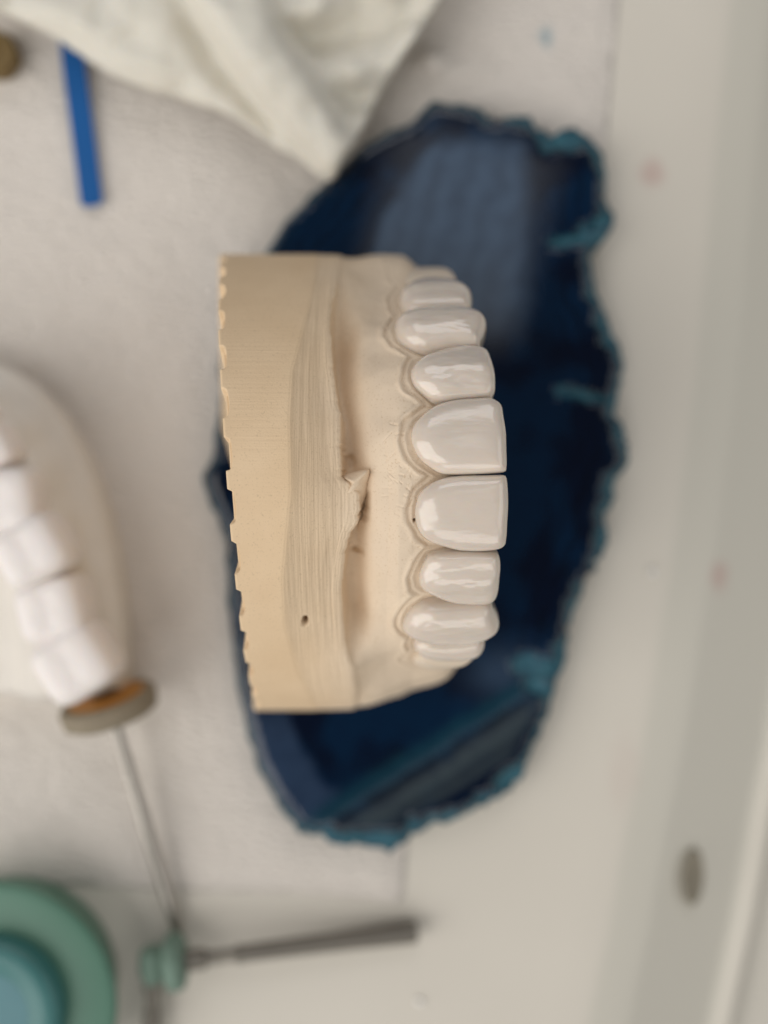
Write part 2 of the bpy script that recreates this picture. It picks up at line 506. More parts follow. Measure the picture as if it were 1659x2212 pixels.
def agate():
    P = catmull(AG, 420)
    Q = []
    c = P.mean(0)
    for p in P:
        rough = 1.0 if (p[0] > 1000 or p[1] > 1720) else 0.25
        d = (p - c) / np.linalg.norm(p - c)
        Q.append(p + d * rough * (9 * fbm(p[0] / 16, p[1] / 16, 2) + 4 * fbm(p[0] / 6, p[1] / 6, 5)))
    Q = np.array(Q)
    P2, F, nb = fill_poly(Q, 9)
    d = seg_dist(P2, Q)
    n = len(P2)
    V = []
    cr = np.zeros(n)
    colr = np.zeros((n, 3))
    navy = np.array((0.0008, 0.0125, 0.038))
    deep = np.array((0.0005, 0.0035, 0.015))
    teal = np.array((0.014, 0.095, 0.15))
    crust = np.array((0.04, 0.18, 0.225))
    grey = np.array((0.026, 0.048, 0.095))
    mud = np.array((0.046, 0.064, 0.074))
    for i, ((x, y), dd) in enumerate(zip(P2, d)):
        wob = fbm(x / 90, y / 90, 4)
        f2 = fbm(x / 28, y / 28, 9)
        f3 = fbm(x / 11, y / 11, 14)
        right = float(sstep(900, 1100, x)) + float(sstep(1650, 1760, y)) * float(sstep(600, 700, x))
        right = min(right, 1.0)
        col = navy + (deep - navy) * float(sstep(0.0, 0.5, fbm(x / 200, y / 200, 6) + 0.25))
        # fine concentric bands
        col = col * (1 + 0.35 * math.sin((dd + 14 * wob) / 5.0) * float(1 - sstep(60, 150, dd)))
        # blue skin just inside the edge
        e = float(1 - sstep(10, 40 + 20 * wob, dd))
        col = col + (np.array((0.003, 0.018, 0.042)) - col) * 0.55 * e
        # paler heart towards the top: some quartz, some ceiling reflection painted in
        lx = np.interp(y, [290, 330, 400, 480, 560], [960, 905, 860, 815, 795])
        heart_sheen = float(sstep(-8, 26, x - lx - 10 * wob)) * float(1 - sstep(1105, 1165, x + 14 * wob)) * float(sstep(282, 330, y + 8 * f2)) * float(1 - sstep(640, 760, y))
        heart_sheen *= 0.85 + 0.15 * math.sin((x * 0.9 + y * 0.25 + 25 * wob) / 9.0)
        h2 = math.exp(-((x - 1085) / 75) ** 2 - ((y - 1450) / 55) ** 2)  # soft sheen lower down, painted into the colour
        heart_sheen = max(heart_sheen, 0.65 * h2)
        col = col + (np.array((0.050, 0.088, 0.150)) - col) * 0.92 * heart_sheen
        # chalcedony crescent along the lower left
        s = (x - 540) * 0.0 + dd
        low = float(sstep(1480, 1580, y)) * float(1 - sstep(700, 760, x + (y - 1700) * 0.35))
        cres = low * float(1 - sstep(88, 102, dd + 12 * wob)) * float(sstep(6, 20, dd))
        col = col + (grey - col) * 0.85 * cres
        # straight bands across the lower end: line from (690,1780) to (1130,1500)
        nx, ny = 280 / 521.5, 440 / 521.5
        t = (x - 690) * nx + (y - 1780) * ny + 6 * wob
        if y > 1380:
            ingr = float(sstep(620, 700, x))
            band = math.exp(-((t + 14) / 17) ** 2)
            col = col + (np.array((0.006, 0.038, 0.062)) - col) * 0.95 * band * ingr
            b2 = math.exp(-((t - 3) / 5) ** 2)
            col = col + (np.array((0.045, 0.085, 0.12)) - col) * 0.8 * b2 * ingr
            b3 = float(sstep(14, 30, t)) * float(1 - sstep(88, 104, t)) * ingr
            col = col + (mud - col) * (0.65 + 0.25 * math.sin(t / 7)) * b3 * float(sstep(14, 40, dd))
            b4 = math.exp(-((t - 40) / 6) ** 2)
            col = col + (np.array((0.07, 0.09, 0.105)) - col) * 0.5 * b4 * ingr
        # crust
        lim = 3 + 6 * right + (9 * f2 + 15 * fbm(x / 75, y / 75, 21)) * right
        k = float(1 - sstep(lim * 0.3, lim * 1.2, dd)) if lim > 1 else 0.0
        for (ax, ay, bx, by, wd) in ((1190, 524, 1300, 512, 13), (1205, 842, 1325, 868, 10), (1130, 1435, 1205, 1455, 26), (1150, 1480, 1190, 1500, 18), (1205, 1400, 1222, 1440, 14), (740, 1812, 860, 1812, 16), (1080, 1690, 1130, 1650, 14), (1180, 310, 1265, 300, 18), (1262, 500, 1318, 470, 14)):
            L2 = (bx - ax) ** 2 + (by - ay) ** 2
            tt = min(max(((x - ax) * (bx - ax) + (y - ay) * (by - ay)) / L2, 0), 1)
            q = math.hypot(x - ax - tt * (bx - ax), y - ay - tt * (by - ay)) + 7 * f2
            k = max(k, 0.9 * float(1 - sstep(wd * 0.4, wd * 1.3, q)))
        tone = teal + (crust - teal) * min(max(0.45 + 0.9 * f3, 0), 1)
        col = col + (tone - col) * k * (0.55 + 0.45 * right)
        cr[i] = k
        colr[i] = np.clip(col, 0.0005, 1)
        z = AGZ - k * (0.10 + 0.10 * f2) * right - 0.10 * float(1 - sstep(0, 14, dd))
        V.append(W(x, y, z))
    # rough side wall down to the paper
    wall = [(1.012, 0.52), (1.015, 0.36), (0.995, 0.2), (0.965, 0.095)]
    C = W(c[0], c[1], 0)
    order = list(range(nb))
    prev = order
    ec = []
    for s, z in wall:
        cur = []
        for k_ in range(nb):
            p = V[k_]
            q = C + (Vector((p.x, p.y, 0)) - C) * s
            w = 0.05 * fbm(q.x * 3, q.y * 3, z * 6)
            q += (q - C).normalized() * w
            cur.append(len(V))
            V.append(Vector((q.x, q.y, z)))
            ec.append(teal * (0.2 + 0.35 * max(0.0, fbm(q.x * 1.5, q.y * 1.5, 3)) + 0.15 * rnd.random()))
        for k_ in range(nb):
            k2 = (k_ + 1) % nb
            F.append((prev[k_], cur[k_], cur[k2], prev[k2]))
        prev = cur
    F.append(tuple(reversed(prev)))
    o = mk('agate_slice', V, F, M_agate)
    attr(o, 'crust', np.concatenate([cr, np.ones(len(ec))]))
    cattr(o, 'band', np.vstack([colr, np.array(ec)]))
    tag(o, 'polished dark blue agate slice with rough teal rim under the yellow cast', 'agate slice')


agate()

# ------------------------------------------------------------------ main dental cast: swept along an elliptical arch
EA, EB, ZC = 3.45, 4.2, 0.80
Y0 = 81 * K * 11.5


def arch(phi, off):
    s, c = np.sin(phi), np.cos(phi)
    ny, nz = s / EA, c / EB
    l = np.hypot(ny, nz)
    return Y0 + EA * s + off * ny / l, ZC + EB * c + off * nz / l


PH = np.linspace(-math.radians(89.5), math.radians(89.5), 4001)
_ds = np.hypot(np.diff(EA * np.sin(PH)), np.diff(EB * np.cos(PH)))
SS = np.concatenate([[0], np.cumsum(_ds)])
SS -= np.interp(0.0, PH, SS)


def s_of(phi): return np.interp(phi, PH, SS)
def phi_of(s): return np.interp(s, SS, PH)
def tooth_off(phi): return -0.06 - 0.36 * np.sin(phi) ** 2


def unproject(px, py, offf=tooth_off):
    lim = math.radians(74)
    ph = np.linspace(-lim, lim, 3001)
    y, z = arch(ph, offf(ph))
    r = y / (CZ - z)
    r = np.maximum.accumulate(r)
    phi = np.interp((1106 - py) * K, r, ph)
    y, z = arch(phi, offf(phi))
    return float(s_of(phi)), float((px - 829.5) * K * (CZ - z))


TEETH = {
    'uc': [(889, 934), (900, 910), (931, 882), (964, 868.5), (996, 863), (1029, 861), (1058, 860), (1073, 866), (1084, 877), (1088, 901), (1093, 934),
           (1094, 967), (1094.6, 1010), (1088, 1020), (1056, 1023.5), (1020, 1025), (979, 1025.5), (952, 1022), (928, 1008), (906, 989), (891.6, 962)],
    'lc': [(896.4, 1110), (899, 1088), (908.5, 1064), (933, 1043.4), (959.4, 1032.5), (991, 1027.5), (1044, 1026), (1085, 1025.5), (1094, 1031),
           (1097, 1054), (1098, 1090), (1096, 1127), (1094, 1163), (1090, 1178), (1076, 1186), (1044, 1190), (996, 1189), (962, 1181.5), (933, 1172),
           (911, 1156), (900, 1134)],
    'ul': [(887, 809.5), (891.5, 794), (909, 776.6), (935, 765.7), (974.6, 755), (1007, 751), (1036, 753.7), (1053, 761), (1062, 781), (1069, 809.5),
           (1070, 836), (1067.6, 849), (1058, 858), (1029, 860.5), (996, 863), (964, 866), (935, 862), (909, 844.5), (893.6, 829)],
    'll': [(905, 1248), (909.7, 1231), (923, 1207), (942.4, 1196), (984, 1191.5), (1032, 1191.5), (1063.6, 1193), (1077, 1199), (1081, 1219),
           (1079, 1248), (1075.7, 1277), (1068, 1294), (1049, 1301), (1008, 1301.5), (971.5, 1296.6), (942, 1287), (918, 1275), (907, 1262.7)],
    'uk': [(852, 704.5), (858.6, 728.5), (882.7, 748), (913, 757), (944, 757), (985.5, 754), (1030, 753), (1040, 737), (1051, 706.6), (1040, 691),
           (1014, 681), (974.6, 677), (931, 678), (891.5, 682.6), (865, 689)],
    'lk': [(870, 1354.7), (877.5, 1333), (898, 1313), (935, 1302), (1020, 1300), (1057, 1300), (1066, 1316), (1078, 1342.6), (1071, 1357),
           (1044, 1371.7), (1008, 1377.8), (959.4, 1380), (918, 1376.5), (884, 1367)],
    'up': [(861, 645), (887, 626), (931, 618), (974.6, 624), (1007, 636.6), (1020.5, 650), (1016, 670), (1005, 677), (953, 678), (898, 678), (869.6, 667)],
    'lp': [(893, 1390), (910, 1378), (960, 1376), (1010, 1374), (1039, 1374), (1047, 1388), (1034.5, 1404), (996, 1412), (945, 1413), (904, 1405)],
    'um': [(850, 610), (880, 588), (930, 590), (965, 602), (985, 614), (984, 624), (950, 626), (890, 628), (858, 624)],
    'lm': [(893, 1422), (920, 1408), (970, 1406), (1020, 1406), (1026, 1414), (1000, 1430), (950, 1440), (905, 1436)],
}
PAR = {  # bulge, lobes amplitude, lobes number, material, depth
    'uc': (0.17, 0.004, 2.0, M_crown), 'lc': (0.17, 0.004, 2.0, M_crown),
    'ul': (0.17, 0.030, 3.0, M_crown), 'll': (0.16, 0.018, 4.0, M_crown),
    'uk': (0.22, 0.030, 2.0, M_crown), 'lk': (0.21, 0.018, 2.0, M_crown),
    'up': (0.20, 0.02, 2.0, M_crown), 'lp': (0.17, 0.02, 2.0, M_crown),
    'um': (0.19, 0.02, 2.0, M_crown2), 'lm': (0.10, 0.02, 2.0, M_crown2),
}
OUT = {k: catmull([unproject(*p) for p in v], 120) for k, v in TEETH.items()}

cast = empty('dental_cast', (0, Y0, AGZ + 0.04), 'yellow stone dental cast with glossy ivory crowns standing on the blue agate', 'dental cast')

PYF = np.array([400, 540, 560, 600, 650, 700, 760, 820, 870, 950, 1010, 1032, 1045, 1070, 1100, 1140, 1170, 1210, 1260, 1300, 1350, 1400, 1430, 1450, 1490, 1560], float)
XRF = np.array([742, 740, 737, 730, 716, 712, 716, 724, 733, 733, 736, 738, 758, 775, 777, 772, 756, 742, 740, 735, 738, 745, 755, 764, 768, 768], float)
PYB = np.array([400, 555, 700, 850, 1000, 1150, 1300, 1400, 1525, 1600], float)
XBF = np.array([474, 474, 470, 477, 486, 497, 512, 524, 548, 556], float)
PYC = np.array([400, 600, 700, 800, 900, 1000, 1060, 1150, 1250, 1350, 1450, 1550], float)
XCF = np.array([690, 680, 655, 628, 622, 624, 625, 617, 608, 612, 640, 690], float)


def cast_body():
    lim = math.radians(87)
    # denser where the surface faces the lens
    t = np.linspace(-1, 1, 900)
    phi = lim * (0.85 * t + 0.15 * t ** 3)
    yy, zz = arch(phi, 0 * phi)
    r = yy / (CZ - zz)
    ipk, imn = int(np.argmax(r)), int(np.argmin(r))
    r = np.where(np.arange(len(r)) > ipk, r[ipk], np.where(np.arange(len(r)) < imn, r[imn], r))
    py = 1106 - r / K
    to_x = lambda px: (px - 829.5) * K * (CZ - zz)
    e = np.sqrt(np.clip(1 - (np.abs(phi) / math.radians(80)) ** 2.4, 0, 1))        # sulcus depth fades to the heels
    fp = sstep(575, 720, py) * (1 - sstep(1370, 1455, py))
    e = e * (0.04 + 0.96 * fp)
    e2 = e * (0.6 + 0.4 * sstep(800, 960, py))
    jag = np.array([fbm(q / 11, 3.3, 0.5) for q in py]) * 2.0 + np.array([fbm(q / 45, 1.3, 0.5) for q in py]) * 3.0
    xb, xc, xr = to_x(np.interp(py, PYB, XBF)), to_x(np.interp(py, PYC, XCF)), to_x(np.interp(py, PYF, XRF) + jag)
    s = s_of(phi)
    og = tooth_off(phi) - 0.025
    og = og * (1 - sstep(2.9, 4.1, np.abs(s))) + 0.0 * s
    bulge = np.exp(-((py - 1105) / 60) ** 2)
    xneck = xr * 0 + to_x(np.full_like(py, 880.0))
    z0 = np.zeros_like(phi)
    rr = -0.25 * (0.15 + 0.85 * fp)
    xsm = to_x(np.interp(py, PYF, np.convolve(np.pad(XRF, 2, mode='edge'), np.ones(5) / 5, 'valid')))
    en = sstep(2.9, 4.1, -s)
    ft = (0.30 + 0.70 * sstep(660, 880, py)) * (1 - 0.55 * sstep(1270, 1420, py))
    xsv = np.minimum(xsm, to_x(np.full_like(py, 742.0)))
    og2 = tooth_off(phi) - 0.07
    ctrl = [
        (xb + 0.02, -2.6 + z0), (xb + 0.0, -0.9 + z0), (xb, -0.025 + z0), (xb + 0.025, z0),
        (xc - 0.01, z0), (xc + 0.02, -0.006 + z0), (xsm - 0.15, rr * 0.86 * ft), (xr - 0.04, rr * 0.94 * ft), (xr, rr * ft - 0.015),
        (xr + 0.004, rr * ft - 0.02 - 0.20 * e), (xr + 0.04, rr - 0.03 - 0.34 * e - 0.05 * bulge), (xsv + 0.17, rr - 0.03 - 0.34 * e2),
        (xsv + 0.32, og * 0.5 + (rr - 0.05 - 0.20 * e2) * 0.5), (xsv + 0.52, og - 0.10 * e - 0.12 * en), (xneck - 0.1, og - 0.01 - 0.21 * en), (xneck + 0.07, og * 0.85 + og2 * 0.15 - 0.23 * en),
        (xneck + 0.55, og2 - 0.11 + 0.17 * en), (xneck + 0.80, og2 - 0.30 + 0.20 * en), (xneck + 0.85, og2 - 0.55), (xneck + 0.8, og2 - 0.9), (xneck + 0.45, og2 - 1.2),
        (xneck - 0.1, og2 - 1.5), (xneck - 0.3, og2 - 1.7)]
    for k in range(8, len(ctrl) - 1):      # keep x running forward where the ridge swings out
        pass
    cx = np.stack([c[0] for c in ctrl], 1)
    co = np.stack([c[1] for c in ctrl], 1)
    for k in range(5, 18):
        cx[:, k] = np.maximum(cx[:, k], cx[:, k - 1] + 0.004)
    # samples per span
    per = [3, 6, 4, 100, 6, 90, 24, 12, 10, 16, 24, 26, 30, 50, 40, 50, 30, 12, 8, 8, 8, 8]
    X, O, lab = [], [], []
    for k, n in enumerate(per):
        for i in range(n):
            f = i / n
            if k in (11, 12, 13, 14):
                g = f
            else:
                g = f
            X.append(cx[:, k] * (1 - g) + cx[:, k + 1] * g)
            O.append(co[:, k] * (1 - g) + co[:, k + 1] * g)
            lab.append(k + f)
    X.append(cx[:, -1]); O.append(co[:, -1]); lab.append(len(per))
    X = np.stack(X, 1); O = np.stack(O, 1); lab = np.array(lab)
    # soften the valley and the gum side, keep the trimmed edges crisp
    ks = np.array([1, 4, 6, 4, 1], float); ks /= ks.sum()
    j0 = int(np.searchsorted(lab, 9.2)); j1 = len(lab) - 3
    for _ in range(60):
        Op = np.pad(O, ((0, 0), (2, 2)), mode='edge')
        Os = sum(ks[i] * Op[:, i:i + O.shape[1]] for i in range(5))
        O[:, j0:j1] = Os[:, j0:j1]
    j2, j3 = int(np.searchsorted(lab, 6.3)), int(np.searchsorted(lab, 9.2))
    for _ in range(3):
        Op = np.pad(O, ((0, 0), (2, 2)), mode='edge')
        Os = sum(ks[i] * Op[:, i:i + O.shape[1]] for i in range(5))
        O[:, j2:j3] = Os[:, j2:j3]
    wend = (sstep(2.9, 3.7, np.abs(s))[:, None] * (sstep(5.5, 6.5, lab) * (1 - sstep(17.0, 17.9, lab)))[None, :])
    Oe = O.copy()
    k9 = np.ones(25) / 25
    for _ in range(6):
        Op = np.pad(Oe, ((0, 0), (12, 12)), mode='edge')
        Oe = np.apply_along_axis(lambda r_: np.convolve(r_, k9, 'valid'), 1, Op)
    O = O * (1 - wend) + Oe * wend
    nP, nL = X.shape
    S = np.repeat(s[:, None], nL, 1)
    PX = X / (K * (CZ - zz[:, None])) + 829.5
    PY = np.repeat(py[:, None], nL, 1)
    # retention notches along the lower edge of the base
    per_s = 0.617
    ph0 = float(unproject(490, 1038, lambda p: 0 * p)[0])
    tt = (S - ph0) / per_s
    tt = tt - np.round(tt)
    gap = sstep(0.185, 0.25, np.abs(tt + 0.03 * np.sin(S * 9)))
    dx = (X - xb[:, None])
    scoop = 0.024 + 0.050 * np.sqrt(np.clip(1 - ((0.5 - np.abs(tt)) / 0.31) ** 2, 0, 1))
    inn = gap * (1 - sstep(scoop * 0.86, scoop * 1.02, dx)) * (lab[None, :] >= 1.5) * (lab[None, :] < 6)
    O -= inn * 0.13
    X += gap * 0.034 * (lab[None, :] < 4.2) * (lab[None, :] >= 0) * np.clip(1 - dx / 0.12, 0, 1)
    # ditch round the crown margins
    pit_shade = np.exp(-(((PX - 659) / 6.0) ** 2 + ((PY - 1350) / 8.0) ** 2) ** 2) + 0.8 * np.exp(-(((PX - 895) / 2.5) ** 2 + ((PY - 1128) / 4) ** 2) ** 2)  # mask for the brown shade painted into two pits
    flat = np.stack([S.ravel(), X.ravel()], 1)
    near = (lab > 11.5) & (lab < 17.5)
    idx = np.repeat(near[None, :], nP, 0).ravel()
    idx &= np.abs(S.ravel()) < 4.6
    sub = flat[idx]
    D = np.full(len(sub), 9.0)
    for k, o in OUT.items():
        d = seg_dist(sub, o[::3])
        d[inside(sub, o)] = 0
        D = np.minimum(D, d)
    wob = np.array([0.06 * fbm(a * 1.8, b_ * 1.8, 7) for a, b_ in sub])
    fade = 1 - 0.7 * sstep(2.3, 3.6, np.abs(sub[:, 0]))
    ditch = -0.036 * (1 - sstep(0.095, 0.135, D + wob)) * fade
    ditch += 0.020 * np.exp(-((D + wob - 0.155) / 0.03) ** 2) * fade
    ditch += 0.022 * np.exp(-((D + wob - 0.06) / 0.03) ** 2) * fade
    # papillae swell between the necks
    Of = O.ravel()
    Of[idx] += ditch
    O = Of.reshape(O.shape)
    # root eminences, hollows, small blemishes on the gum
    gm = sstep(11.0, 13.2, lab)[None, :] * (1 - sstep(15.5, 16.5, lab))[None, :]
    for k in ('uc', 'lc', 'ul', 'll', 'uk', 'lk', 'up', 'lp'):
        c = OUT[k].mean(0)
        O += gm * 0.045 * np.exp(-((S - c[0]) / 0.30) ** 2 - ((X - (c[1] - 0.95)) / 0.5) ** 2)
    nz = np.array([fbm(a * 1.6, b_ * 1.6, 2.2) for a, b_ in flat[::1]]).reshape(S.shape)
    O += 0.018 * nz * sstep(9.5, 11, lab)[None, :]
    pits = [(658, 1350, 6.5, 9, 0.09), (770, 1232, 15, 9, 0.07), (895, 1128, 3, 4, 0.06), (752, 985, 14, 22, 0.05),
            (905, 797, 3, 5, 0.06)]
    for (ax, ay, rx, ry, dp) in pits:
        q = ((PX - ax) / rx) ** 2 + ((PY - ay) / ry) ** 2
        O -= dp * np.exp(-q ** 2)
    rr_ = random.Random(11)
    for i in range(34):                     # little scratches either side of the midline
        ax, ay = rr_.uniform(830, 905), rr_.gauss(1030, 45)
        an_ = rr_.choice([0.6, -0.6, 1.2, 0.2]) + rr_.gauss(0, 0.4)
        L = rr_.uniform(5, 22)
        dxp, dyp = math.cos(an_), math.sin(an_)
        u = (PX - ax) * dxp + (PY - ay) * dyp
        v = -(PX - ax) * dyp + (PY - ay) * dxp
        O -= rr_.uniform(0.005, 0.013) * np.exp(-(v / 1.5) ** 2) * (1 - sstep(L * 0.6, L, np.abs(u)))
    # grinder furrows in the mesh too, irregular, along the chamfer
    ch = sstep(4.95, 5.6, lab) * (1 - sstep(8.0, 8.9, lab))
    fur = np.zeros_like(O)
    for i in range(70):
        u0 = rr_.random()
        ay, L = rr_.uniform(650, 1420), rr_.uniform(60, 260)
        jj = 5 + u0 * 3.0
        ln = lab[None, :] - jj - 0.04 * np.sin(PY / 60 + i) - 0.0003 * (PY - ay)
        fur += rr_.choice([-1, -1, 1]) * rr_.uniform(0.0006, 0.0030) * np.exp(-(ln / 0.05) ** 2) * np.exp(-((PY - ay) / L) ** 4)
    O += fur * ch[None, :]
    # flat vertical facets of the trimmed base
    Y, Z = arch(np.repeat(phi[:, None], nL, 1), O)
    Z = np.maximum(Z, AGZ + 0.012)
    V = np.stack([X, Y, Z], -1).reshape(-1, 3)
    F = [tuple(f) for f in grid_faces(nP, nL)]
    # close the heel: one ngon per end through the profile, and floor + palate strips between the two halves
    nv = len(V)
    left = [(nP - 1) * nL + j for j in range(nL)]
    right = [j for j in range(nL)]
    F.append(tuple(left))
    F.append(tuple(reversed(right)))
    half = nP // 2
    for i in range(half - 1):
        a0, a1 = i, i + 1
        b0, b1 = nP - 1 - i, nP - 2 - i
        F.append((a0 * nL, b0 * nL, b1 * nL, a1 * nL))
        F.append((a0 * nL + nL - 1, a1 * nL + nL - 1, b1 * nL + nL - 1, b0 * nL + nL - 1))
    o = mk('stone_base', V, F, M_stone)
    lb = np.repeat(lab[None, :], nP, 0).ravel()
    gw = 40 * np.array([fbm(a * 0.9, b_ * 0.9, 5) for a, b_ in flat])
    attr(o, 'gum', np.clip(0.85 * sstep(650, 850, PX.ravel() + gw) + 0.2 * sstep(4.9, 5.2, lb), 0, 1))
    attr(o, 'chamfer', sstep(4.95, 5.2, lb) * (1 - sstep(8.2, 9, lb)))
    attr(o, 'wall', sstep(2.6, 3.2, lb) * (1 - sstep(4.8, 5.0, lb)))
    attr(o, 'pit_shade', pit_shade.ravel())
    under(o, cast)


cast_body()


def crown(key, label):
    H, la, ln, m = PAR[key]
    o = OUT[key]
    c = o.mean(0)
    n = len(o)
    ext_x = (o[:, 1].max() - o[:, 1].min()) / 2
    ext_s = (o[:, 0].max() - o[:, 0].min()) / 2
    rs = np.sin(np.linspace(0, 1, 34)[1:] * math.pi / 2)
    V, F = [], []

    def put(sv, xv, off):
        ph = phi_of(sv)
        y, z = arch(ph, tooth_off(ph) + off)
        V.append((xv, float(y), float(z)))

    def facial(sv, xv, r, inc):
        nn = 4.6 + 5.0 * max(inc, 0) ** 2
        h = H * (1 - r ** nn) ** 0.55
        u, v = (sv - c[0]) / ext_s, (xv - c[1]) / ext_x
        h -= 0.016 * u * u + 0.014 * v * v
        h += la * math.cos(u * math.pi * ln * 0.5) * (1 - r ** 4) * (0.4 + 0.6 * float(sstep(-0.9, 0.7, v)))
        if key[1] in 'lk':
            h += 0.012 * fbm(sv * 5.5, xv * 2.0, 3.7) * (1 - r ** 4)
        return h

    put(c[0], c[1], facial(c[0], c[1], 0.0, 0))
    for r in rs:
        for p in o:
            d = p - c
            q = c + d * r
            inc = d[1] / ext_x
            put(q[0], q[1], facial(q[0], q[1], r, inc))
    for sc, off in ((1.0, -0.05), (0.985, -0.12), (0.955, -0.22), (0.90, -0.36), (0.80, -0.5), (0.5, -0.6), (0.2, -0.62)):
        for p in o:
            q = c + (p - c) * sc
            put(q[0], q[1], off - 0.028 - 0.03)
    nr = len(rs) + 7
    for k in range(n):
        F.append((0, 1 + (k + 1) % n, 1 + k))
    for i in range(nr - 1):
        for k in range(n):
            k2 = (k + 1) % n
            a = 1 + i * n
            b_ = a + n
            F.append((a + k, a + k2, b_ + k2, b_ + k))
    F.append(tuple(1 + (nr - 1) * n + k for k in range(n)))
    ob = mk('crown', V, F, m)
    # consistent normals
    import bmesh
    bm = bmesh.new()
    bm.from_mesh(ob.data)
    bmesh.ops.recalc_face_normals(bm, faces=bm.faces)
    bm.to_mesh(ob.data)
    bm.free()
    under(ob, cast)
    if label: ob['label'] = label
    return ob


for k in ('uc', 'lc', 'ul', 'll', 'uk', 'lk', 'up', 'lp', 'um', 'lm'):
    crown(k, {'um': 'matt ivory back tooth', 'lm': 'matt ivory back tooth'}.get(k))


def frenum():
    """thin flake of stone standing up at the midline of the valley"""
    z = 4.72
    top = [(738, 1030), (748, 1024), (770, 1018), (795, 1013), (799, 1017), (797, 1040), (794, 1062), (786, 1085), (776, 1100), (764, 1085), (752, 1070), (741, 1068), (748, 1055)]
    hs = [4.68, 4.60, 4.62, 4.70, 4.70, 4.60, 4.56, 4.52, 4.55, 4.66, 4.70, 4.72, 4.60]
    V = [W(x, y, h) for (x, y), h in zip(top, hs)]
    n = len(top)
    crest = [W(752, 1062, 4.80), W(768, 1040, 4.83), W(790, 1019, 4.82)]
    V += crest
    lowr = [W(x, y, 4.05) for x, y in top]
    V += lowr
    a, b_, c = n, n + 1, n + 2
    F = [(0, 1, b_), (1, 2, b_), (2, 3, c), (2, c, b_), (3, 4, c), (4, 5, c), (5, b_, c), (5, 6, b_), (6, 7, b_), (7, a, b_), (7, 8, 9), (7, 9, a), (9, 10, a), (10, 11, a),
         (11, 12, a), (12, b_, a), (12, 0, b_)]
    for i in range(n):
        j = (i + 1) % n
        F.append((i, n + 3 + i, n + 3 + j, j))
    o = mk('frenum', V, F, M_stone, smooth=True)
    ss = o.modifiers.new('soft', 'SUBSURF')
    ss.subdivision_type = 'SIMPLE'
    ss.levels = ss.render_levels = 2
    sm = o.modifiers.new('smooth', 'SMOOTH')
    sm.factor = 0.5
    sm.iterations = 3
    attr(o, 'gum', [0.8] * len(V))
    under(o, cast)


frenum()

# ------------------------------------------------------------------ second cast at the left
def second_cast():
    root = empty('plaster_cast', W(-140, 1200, 0.05), 'grey stone cast with bright white teeth lying at the left edge', 'dental cast')
    z1 = 1.3
    C = W(-140, 1490, 0.6)
    A, B = 402 * K * 15.9, 722 * K * 15.9
    n = 160
    ang = np.linspace(0, math.pi, n)
    sup = lambda t, e: np.sign(t) * np.abs(t) ** (2 / e)

    def loop(sa, sb, z, dy=0.0):
        x = C.x + (A + sa) * sup(np.cos(ang), 2.35)
        y = C.y + dy + (B + sb) * sup(np.sin(ang), 2.35)
        return [Vector((a, b_, z)) for a, b_ in zip(x, y)]

    rows = [(0.03, 0.03, 0.06), (0.05, 0.05, 0.2), (0.03, 0.03, 0.7), (-0.05, -0.05, 0.80), (-0.18, -0.20, 0.88), (-0.30, -0.33, 1.05), (-0.40, -0.45, 1.35), (-0.50, -0.55, 1.55),
            (-0.75, -0.85, 1.62), (-1.15, -1.25, 1.55), (-1.4, -1.5, 1.2), (-1.7, -1.9, 0.95), (-2.2, -2.9, 0.9)]
    V, F = [], []
    for a, b_, z in rows:
        for i, p in enumerate(loop(a, b_, z)):
            w = 0.05 * fbm(p.x * 1.3, p.y * 1.3, z) + (0.05 * math.sin(i * 0.55) if 4 < rows.index((a, b_, z)) < 9 else 0)
            V.append(p + Vector((0, 0, w if z > 0.3 else 0)))
    nr = len(rows)
    F += [tuple(f) for f in grid_faces(nr, n)]
    F.append(tuple((nr - 1) * n + k for k in range(n)))
    F.append(tuple(i * n for i in range(nr)) + tuple((i * n + n - 1) for i in reversed(range(nr))))
    o = mk('stone_base', V, F, M_gum)
    under(o, root)
    # rounded heel behind the last tooth
    # teeth: (centre px, py, half width along x px, half along y px, rotation, top z)
    T = [(-95, 890, 46, 44, 40, 2.15), (-44, 965, 50, 46, 30, 2.15), (-6, 1083, 66, 60, 8, 2.2), (54, 1193, 68, 58, 30, 2.25), (98, 1320, 64, 58, 14, 2.12), (147, 1440, 70, 64, 33, 2.14)]
    for (cx, cy, hx, hy, rot, zt) in T:
        c = W(cx, cy, zt)
        k = K * (CZ - zt)
        a, b_ = hx * k, hy * k
        hx, hy = hx * 1.17, hy * 1.24
        a, b_ = hx * k, hy * k
        VV, FF = [], []
        nu, nv = 22, 44
        for i in range(nu + 1):
            th = math.pi * i / nu
            for j in range(nv):
                ph = 2 * math.pi * j / nv
                f = lambda t, e: math.copysign(abs(t) ** e, t)
                x = a * f(math.sin(th), 0.44) * f(math.cos(ph), 0.5)
                y = b_ * f(math.sin(th), 0.44) * f(math.sin(ph), 0.5)
                z = 0.62 * f(math.cos(th), 0.42)
                if z > 0.3:
                    q = math.exp(-(x / (0.22 * a)) ** 2) + math.exp(-(y / (0.2 * b_)) ** 2) * 0.7
                    z -= 0.02 * q * math.exp(-((x / a) ** 2 + (y / b_) ** 2))
                tap = 1 - 0.12 * (z < 0) * abs(z)
                r = math.radians(rot)
                VV.append(Vector((c.x + (x * math.cos(r) - y * math.sin(r)) * tap, c.y + (x * math.sin(r) + y * math.cos(r)) * tap, zt - 0.62 + z)))
        FF = [tuple(reversed(f)) for f in grid_faces(nu + 1, nv, True)]
        t = mk('tooth', VV, FF, M_wtooth)
        under(t, root)


second_cast()

